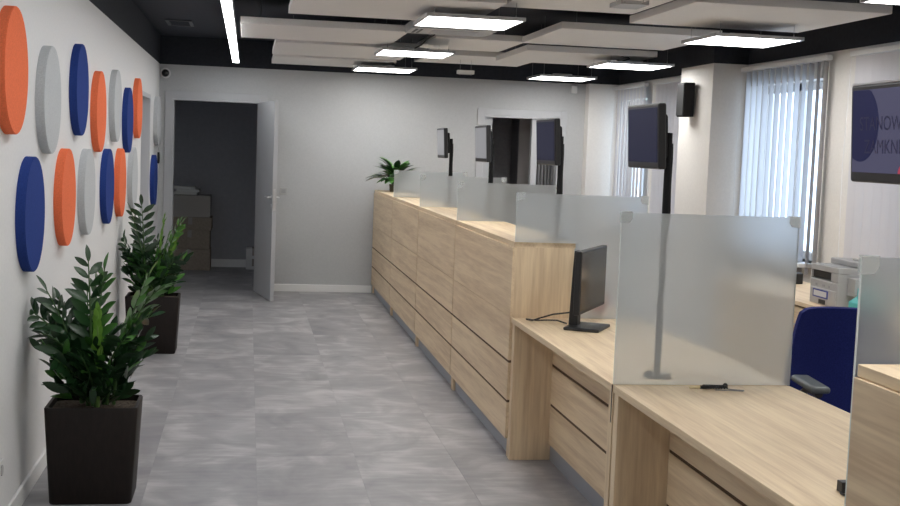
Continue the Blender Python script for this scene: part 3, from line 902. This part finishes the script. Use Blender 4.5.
# local: x forward (seat side), z up
def shell(w_bot, w_top, z0, z1, curve, thick, x0, lean):
    b_ = MB(); t_ = bmesh.new()
    nu, nv_ = 12, 12
    grid = {}
    for s in (0, 1):
        for i in range(nu + 1):
            for j in range(nv_ + 1):
                u = i / nu * 2 - 1; v = j / nv_
                ww = (w_bot + (w_top - w_bot) * v) / 2
                if v > .85:
                    ww *= math.sqrt(max(0, 1 - ((v - .85) / .17) ** 2)) * .05 + .95
                yy = u * ww
                z = z0 + (z1 - z0) * v - .02 * (abs(u) ** 8) * v
                x = x0 - lean * v + curve * u * u * (1 - .5 * v) - .03 * math.sin(v * math.pi) + (0 if s else -thick * (1 - .35 * abs(u) ** 3))
                grid[s, i, j] = t_.verts.new((x, yy, z))
    for i in range(nu):
        for j in range(nv_):
            t_.faces.new((grid[0, i, j], grid[0, i + 1, j], grid[0, i + 1, j + 1], grid[0, i, j + 1]))
            t_.faces.new((grid[1, i, j], grid[1, i, j + 1], grid[1, i + 1, j + 1], grid[1, i + 1, j]))
    for i in range(nu):
        for j in (0, nv_):
            t_.faces.new((grid[0, i, j], grid[1, i, j], grid[1, i + 1, j], grid[0, i + 1, j]))
    for j in range(nv_):
        for i in (0, nu):
            t_.faces.new((grid[0, i, j], grid[0, i, j + 1], grid[1, i, j + 1], grid[1, i, j]))
    return b_._join(t_)


shell(.60, .41, .49, .965, .12, .06, -.22, .06).build('backrest', 'blue_fabric', t, True, True)
MB().box(-.24, .26, -.25, .25, .43, .51, .035, 3).build('seat', 'blue_fabric', t, True, True)
MB().box(-.2, .2, -.2, .2, .40, .43, .01).build('seat_pan', 'black_plastic', t, local=True)
MB().prism([(-.26, -.04, .42), (-.31, -.04, .50), (-.36, -.04, .75), (-.335, -.04, .75), (-.28, -.04, .52), (-.2, -.04, .42)], (0, .08, 0), .004).build('back_support', 'black_plastic', t, local=True)
for sy in (-1, 1):
    ar = MB().tube([(-.06, sy * .24, .42), (-.08, sy * .215, .44), (-.09, sy * .225, .52), (-.06, sy * .225, .62), (.0, sy * .225, .655), (.14, sy * .225, .655)], .018, 10).build('armrest', 'black_plastic', t, True, True)
    MB().box(-.12, .17, sy * .225 - .04, sy * .225 + .04, .66, .69, .013, 3).build('arm_pad', 'arm_pad', ar, True, True)
MB().cyl((0, 0, .1), (0, 0, .4), .028).build('gas_lift', 'black_plastic', t, True, True)
for k in range(5):
    a = 2 * math.pi * k / 5
    c_, s_ = math.cos(a), math.sin(a)
    sp = MB().tube([(.02 * c_, .02 * s_, .11), (.16 * c_, .16 * s_, .095), (.29 * c_, .29 * s_, .075)], .02, 8, .014).build('base_arm', 'black_plastic', t, True, True)
    MB().cyl((.29 * c_ - .02 * s_, .29 * s_ + .02 * c_, .03), (.29 * c_ + .02 * s_, .29 * s_ - .02 * c_, .03), .03, n=16).cyl((.29 * c_, .29 * s_, .03), (.29 * c_, .29 * s_, .08), .008, n=8).build('caster', 'black_plastic', sp, True, True)

# ------------------------------------------------------------------ loudspeaker, camera, sensors, switches
t = thing('loudspeaker', 'black wall loudspeaker mounted on the pillar', 'loudspeaker', (3.66, 10.06, 1.95))
MB().box(3.645, 3.735, 9.90, 10.08, 1.965, 2.255, .006).build('cabinet', 'black_matt', t)
MB().box(3.636, 3.645, 9.908, 10.072, 1.975, 2.245, .003).build('grille', 'black_plastic', t)
MB().box(3.735, 3.76, 9.98, 10.04, 2.06, 2.16, .004).build('bracket', 'black_matt', t)
t = thing('security_camera', 'white dome security camera with black eye in the wall corner', 'camera', (-.895, YB, 2.3))
MB().cyl((-.885, YB, 2.305), (-.885, YB - .035, 2.305), .055, n=28).build('base', 'white_plastic', t, True)
MB().sphere((-.885, YB - .04, 2.305), .04, (1, 1, 1), 20).build('eye', 'black_gloss', t, True)
tag(MB().box(3.545, 3.61, YB - .05, YB, 2.29, 2.375, .008).build('motion_sensor', 'white_plastic'), 'small white motion sensor high on the end wall by the pier', 'sensor')
t = thing('light_switch', 'small light switch on the end wall beside the open door', 'switch', (.385, YB, 1.06))
MB().box(.345, .425, YB - .01, YB, 1.055, 1.135, .003).build('plate', 'light_grey_plastic', t)
MB().box(.362, .408, YB - .013, YB - .009, 1.072, 1.118, .001).build('rocker', 'grey_plastic', t)
t = thing('card_reader', 'small black card reader on the wall near the corner', 'reader', (XL, 13.15, 1.35))
MB().box(XL, XL + .02, 13.11, 13.19, 1.35, 1.47, .004).build('case', 'black_plastic', t)
MB().box(XL + .02, XL + .022, 13.125, 13.175, 1.36, 1.42, .001).build('keypad', 'black_gloss', t)
t = thing('wall_socket', 'white wall socket low on the wall near the planter', 'socket', (XL, 4.93, .23))
MB().box(XL, XL + .009, 4.89, 4.97, .23, .31, .003).build('plate', 'white_plastic', t)
MB().cyl((XL + .009, 4.93, .27), (XL + .012, 4.93, .27), .022, n=24).build('insert', 'light_grey_plastic', t, True)

# ------------------------------------------------------------------ blinds
def blind(y0, y1, ang, lab, pitch=.112, wd=.127, z0=.80):
    t = thing('vertical_blind', lab, 'blind', (XR - .05, (y0 + y1) / 2, z0), group='vertical window blinds')
    box('headrail', 'white_plastic', t, XR - .075, XR - .035, y0, y1, 2.335, 2.37, .003)
    n = int((y1 - y0 - .04) / pitch)
    a = math.radians(ang)
    pr = None
    for i in range(n):
        y = y0 + .05 + i * pitch
        if pr is None:
            # gently bowed louvre
            b_ = MB(); tb_ = bmesh.new(); cols = []
            for k in range(5):
                u = k / 4 - .5
                cols.append([(u * wd, .006 * (1 - 4 * u * u)), ])
            f0 = [[tb_.verts.new((c_[0][0], c_[0][1] + d_, z_)) for z_ in (0, 2.33 - z0)] for c_ in cols for d_ in (0,)]
            f1 = [[tb_.verts.new((c_[0][0], c_[0][1] - .0008, z_)) for z_ in (0, 2.33 - z0)] for c_ in cols]
            for k in range(4):
                tb_.faces.new((f0[k][0], f0[k + 1][0], f0[k + 1][1], f0[k][1]))
                tb_.faces.new((f1[k][0], f1[k][1], f1[k + 1][1], f1[k + 1][0]))
            for k in (0, 4):
                tb_.faces.new((f0[k][0], f0[k][1], f1[k][1], f1[k][0]))
            b_._join(tb_)
            o = pr = b_.build('louvre', 'blind_fabric', t, True, True)
        else:
            o = pr.copy(); C.objects.link(o); o.parent = t
        o.location = Vector((XR - .055, y, z0)) - t.location
        o.rotation_euler = (0, 0, a + rnd.uniform(-.05, .05))
    MB().tube([(XR - .07, y1 - .02, 2.34), (XR - .075, y1 + .005, 1.6), (XR - .07, y1 - .01, .95)], .002, 6).build('pull_cord', 'white_plastic', t)
    return t


blind(5.5, 7.70, 99, 'closed pale vertical blind behind the wide sign screen')
blind(8.02, 9.54, 50, 'open pale vertical blind letting in daylight beside the pillar')
blind(10.36, 11.76, 88, 'closed pale vertical blind partly behind the pillar with the loudspeaker')
blind(12.0, 13.09, 82, 'pale vertical blind next to the corner pier')

# ------------------------------------------------------------------ storeroom goods
def carton(x0, x1, y0, y1, z0, z1, m_, lab, tape=True):
    t = thing('cardboard_box', lab, 'box', ((x0 + x1) / 2, (y0 + y1) / 2, z0))
    box('carton', m_, t, x0, x1, y0, y1, z0 + .001, z1, .004)
    if tape:
        xm = (x0 + x1) / 2
        MB().box(xm - .025, xm + .025, y0 - .001, y0 + .002, z1 - .09, z1 - .001).box(xm - .025, xm + .025, y0, y1, z1 - .0005, z1 + .0005).build('tape', 'stretch_film', t)
    return t


carton(-.95, -.44, 15.25, 15.74, 0, .26, 'cardboard', 'bottom carton of the stack in the dark storeroom')
carton(-.94, -.45, 15.26, 15.74, .261, .50, 'cardboard', 'second carton up in the storeroom stack')
carton(-.95, -.43, 15.25, 15.74, .501, .66, 'cardboard', 'flat third carton in the storeroom stack')
carton(-.94, -.45, 15.26, 15.74, .661, .93, 'stretch_film', 'top film-wrapped carton of the storeroom stack', False)
for i, (dx, dz) in enumerate(((0, 0), (.03, .035), (-.02, .07))):
    tag(box('paper_ream', 'paper', None, -.9 + dx, -.62 + dx, 15.35, 15.62, .932 + dz, .965 + dz, .003), ('lowest', 'middle', 'top')[i] + ' paper ream on the film-wrapped carton in the storeroom', 'paper ream')
for i in range(2):
    carton(.0, .2, 15.5, 15.72, i * .135, .133 + i * .135, 'paper', ('lower', 'upper')[i] + ' small white carton on the storeroom floor')

# ------------------------------------------------------------------ plants
def leaf_mesh(name, ln, wd, m_, droop=.12, fold=.22):
    bm = bmesh.new()
    prof = [(0, .06), (.15, .55), (.35, .95), (.55, 1), (.75, .78), (.9, .4), (1, .02)]
    rows = []
    for s, w_ in prof:
        x = s * ln; hw = w_ * wd / 2; z = -droop * ln * s * s
        rows.append((bm.verts.new((x, -hw, z + fold * hw)), bm.verts.new((x, 0, z)), bm.verts.new((x, hw, z + fold * hw))))
    for a, b_ in zip(rows, rows[1:]):
        bm.faces.new((a[0], b_[0], b_[1], a[1])); bm.faces.new((a[1], b_[1], b_[2], a[2]))
    me = bpy.data.meshes.new(name); bm.to_mesh(me); bm.free()
    me.materials.append(MATS[m_])
    for f_ in me.polygons:
        f_.use_smooth = True
    return me


LEAF = {(m_, k): leaf_mesh('leaf', l_, w_, m_, d_) for m_ in ('leaf_dark', 'leaf_mid', 'leaf_young') for k, (l_, w_, d_) in enumerate(((.115, .039, .1), (.105, .037, .18), (.09, .034, .05)))}


def put_leaf(parent, me, p, d, nrm, sc):
    d = d.normalized()
    n = (nrm - d * nrm.dot(d)).normalized()
    s = n.cross(d)
    o = bpy.data.objects.new('leaf', me); C.objects.link(o); o.parent = parent
    o.matrix_local = Matrix.Translation(p) @ Matrix(((d.x, s.x, n.x, 0), (d.y, s.y, n.y, 0), (d.z, s.z, n.z, 0), (0, 0, 0, 1))) @ Matrix.Scale(sc, 4)
    return o


def zz_plant(loc, lab, seed, specs):
    """specs: (azimuth deg, reach, height, kind, leaves)"""
    rr_ = random.Random(seed)
    t = thing('potted_plant', lab, 'potted plant', loc)
    # tapered square planter, rounded corners, open top
    def ring(h, z, rad=.03):
        pts = []
        for qx, qy, a0 in ((1, 1, 0), (-1, 1, 90), (-1, -1, 180), (1, -1, 270)):
            for k in range(5):
                a = math.radians(a0 + k * 22.5)
                pts.append((qx * (h - rad) + rad * math.cos(a), .77 * (qy * (h - rad) + rad * math.sin(a)), z))
        return pts
    bm = bmesh.new()
    rings = [[bm.verts.new(p) for p in ring(*q)] for q in ((.172, .0), (.175, .006), (.197, .425), (.194, .431), (.182, .431), (.178, .39))]
    for a, b_ in zip(rings, rings[1:]):
        for k in range(20):
            bm.faces.new((a[k], a[(k + 1) % 20], b_[(k + 1) % 20], b_[k]))
    bm.faces.new(rings[0][::-1])
    mb = MB(); mb._join(bm)
    mb.build('planter', 'planter_brown', t, True, True)
    bm = bmesh.new()
    r0 = [bm.verts.new(p) for p in ring(.179, .405)]; cv = bm.verts.new((0, 0, .415))
    for k in range(20):
        bm.faces.new((r0[k], r0[(k + 1) % 20], cv))
    lowr = [bm.verts.new(p) for p in ring(.176, .385)]
    for k in range(20):
        bm.faces.new((r0[k], lowr[k], lowr[(k + 1) % 20], r0[(k + 1) % 20]))
    bm.faces.new(lowr)
    mb = MB(); mb._join(bm)
    mb.build('soil', 'soil', t, True, True)
    for az, reach, hgt, kind, nl in specs:
        a = math.radians(az)
        rad = Vector((math.cos(a), math.sin(a), 0))
        base = rad * (.03 + .07 * rr_.random()) + Vector((rr_.uniform(-.03, .03), rr_.uniform(-.03, .03), .42))
        pts = []
        for k in range(13):
            s = k / 12
            rx = rad * (reach * (s ** 1.8))
            rx.x = max(rx.x, XL + .045 - loc[0] - base.x)
            pts.append(base + rx + Vector((0, 0, (hgt - .42) * (1 - (1 - s) ** 1.35 * 1.0) if reach > .2 else (hgt - .42) * s)))
        young = kind == 'leaf_young'
        st = MB().tube(pts, .0085, 7, .0025).build('stem', 'stem_young' if young else 'stem_green', t, True, True)
        side0 = rad.cross(Vector((0, 0, 1)))
        rot = rr_.uniform(-.9, .9)
        for i in range(nl):
            s = .2 + .8 * (i // 2 + (i % 2) * .35) / (nl / 2 - .3)
            s = min(s, 1.0)
            f_ = s * 12; k = min(int(f_), 11); p = pts[k].lerp(pts[k + 1], f_ - k)
            tg = (pts[k + 1] - pts[k]).normalized()
            sd = side0 - tg * side0.dot(tg); sd.normalize()
            sd = Quaternion(tg, rot) @ sd
            sg = 1 if i % 2 else -1
            tight = .22 if young else .9
            if i >= nl - 1:
                d = tg; 
            else:
                d = sd * sg * tight + tg * (.62 if not young else .95) + Vector((rr_.uniform(-.12, .12), rr_.uniform(-.12, .12), rr_.uniform(-.1, .12)))
            nrm = tg.cross(sd) * (1 if rr_.random() < .5 else -1) + tg * -.25
            if nrm.z < -.2:
                nrm = -nrm
            sc = (.8 + .35 * math.sin(math.pi * min(1, s * .95))) * rr_.uniform(.88, 1.12) * (.8 if s > .93 else 1) * (.62 if young else 1)
            ln_ = .115 * sc
            tipx = loc[0] + p.x + d.normalized().x * ln_
            if tipx < XL + .02:
                d.x = max(d.x, (XL + .02 - loc[0] - p.x) / ln_ * d.length)
            put_leaf(st, LEAF[kind, rr_.randrange(3)], p, d, nrm, sc)
    # dense undergrowth that cannot be told apart leaf by leaf
    bm = bmesh.new()
    bm2 = bmesh.new()
    for i in range(260):
        a = rr_.uniform(0, 2 * math.pi)
        zz = .43 + .29 * rr_.random() ** 1.2
        rmax = .11 + .5 * (zz - .42) if zz < .68 else .24
        q = Vector((math.cos(a), math.sin(a), 0))
        p = q * rmax * math.sqrt(rr_.random()) + Vector((0, 0, zz))
        d = (q * rr_.uniform(.1, 1.0) + Vector((rr_.uniform(-.4, .4), rr_.uniform(-.4, .4), rr_.uniform(.2, 1)))).normalized()
        sc = rr_.uniform(.7, 1.05)
        if loc[0] + p.x + d.x * .1 * sc < XL + .02:
            d.x = abs(d.x)
        if loc[0] + p.x < XL + .04:
            p.x = XL + .04 - loc[0]
        nrm = Vector((rr_.uniform(-1, 1), rr_.uniform(-1, 1), rr_.uniform(.1, 1)))
        nrm = (nrm - d * nrm.dot(d)).normalized()
        sv = nrm.cross(d)
        M_4 = Matrix.Translation(p) @ Matrix(((d.x, sv.x, nrm.x, 0), (d.y, sv.y, nrm.y, 0), (d.z, sv.z, nrm.z, 0), (0, 0, 0, 1))) @ Matrix.Scale(sc, 4)
        me_ = LEAF['leaf_dark', i % 3].copy()
        me_.transform(M_4)
        (bm if i % 5 else bm2).from_mesh(me_)
        bpy.data.meshes.remove(me_)
    for b2, m2 in ((bm, 'leaf_dark'), (bm2, 'leaf_mid')):
        me = bpy.data.meshes.new('undergrowth'); b2.to_mesh(me); b2.free()
        me.materials.append(MATS[m2])
        for f_ in me.polygons:
            f_.use_smooth = True
        o = bpy.data.objects.new('undergrowth', me); C.objects.link(o); o.parent = t; o['kind'] = 'stuff'
    return t


D_, M_, Y_ = 'leaf_dark', 'leaf_mid', 'leaf_young'
spec1 = [(118, .06, 1.06, D_, 20), (170, .17, .93, D_, 20), (195, .24, .84, D_, 20), (215, .22, .76, D_, 18), (230, .20, .66, D_, 16),
         (150, .14, .88, D_, 18), (25, .16, 1.0, M_, 22), (-10, .22, .96, M_, 22), (65, .08, 1.02, M_, 20), (-35, .24, .84, D_, 20),
         (-60, .22, .74, D_, 18), (-80, .17, .66, D_, 16), (255, .17, .68, D_, 14), (268, .05, .86, Y_, 20), (290, .09, .72, Y_, 16), (100, .2, .9, D_, 16)]
zz_plant((-.648, 5.49, 0), 'large leafy green plant in the brown planter below the big blue panel', 3, spec1)
spec2 = [(165, .13, 1.06, D_, 20), (140, .05, 1.12, D_, 20), (190, .2, .86, D_, 18), (215, .2, .78, D_, 18), (120, .16, .98, D_, 18), (20, .14, .98, M_, 20),
         (-20, .15, 1.0, M_, 20), (300, .10, 1.04, Y_, 22), (330, .16, .96, Y_, 20), (60, .15, .9, M_, 18), (-50, .2, .72, D_, 16), (240, .18, .68, D_, 16), (-75, .14, .66, M_, 14), (90, .2, .85, D_, 16)]
zz_plant((-.685, 9.34, 0), 'leafy green plant in the brown planter near the recessed door', 11, spec2)

t = thing('potted_plant', 'small arching green plant in an olive pot on the tall counter', 'potted plant', (1.555, 12.85, 1.1405))
MB().lathe([(.055, 0), (.06, .004), (.068, .075), (.07, .08), (.062, .08), (.06, .06)], (0, 0, 0), 24).build('pot', 'pot_olive', t, True, True)
MB().lathe([(.06, .05), (.059, .066), (.01, .07)], (0, 0, 0), 24).build('soil', 'soil', t, True, True)
lm = {k: leaf_mesh('leaf', 1.0, .42, m_, .5, .25) for k, m_ in enumerate(('leaf_dark', 'leaf_mid'))}
rr_ = random.Random(5)
for i in range(74):
    a = rr_.uniform(0, 2 * math.pi) if i > 12 else math.radians(i * 28)
    el = rr_.uniform(.1, 1.15)
    d = Vector((math.cos(a) * math.cos(el), math.sin(a) * math.cos(el), math.sin(el)))
    st_l = rr_.uniform(.07, .13)
    base = Vector((rr_.uniform(-.02, .02), rr_.uniform(-.02, .02), .065))
    tip = base + d * st_l + Vector((0, 0, .05))
    o = MB().tube([base, base.lerp(tip, .5) + Vector((0, 0, .015)), tip], .003, 6, .002).build('stem', 'stem_green', t, True, True)
    put_leaf(o, lm[i % 2], tip, d + Vector((0, 0, .12)), Vector((0, 0, 1)) + Vector((d.x, d.y, 0)) * -.3, rr_.uniform(.13, .2))
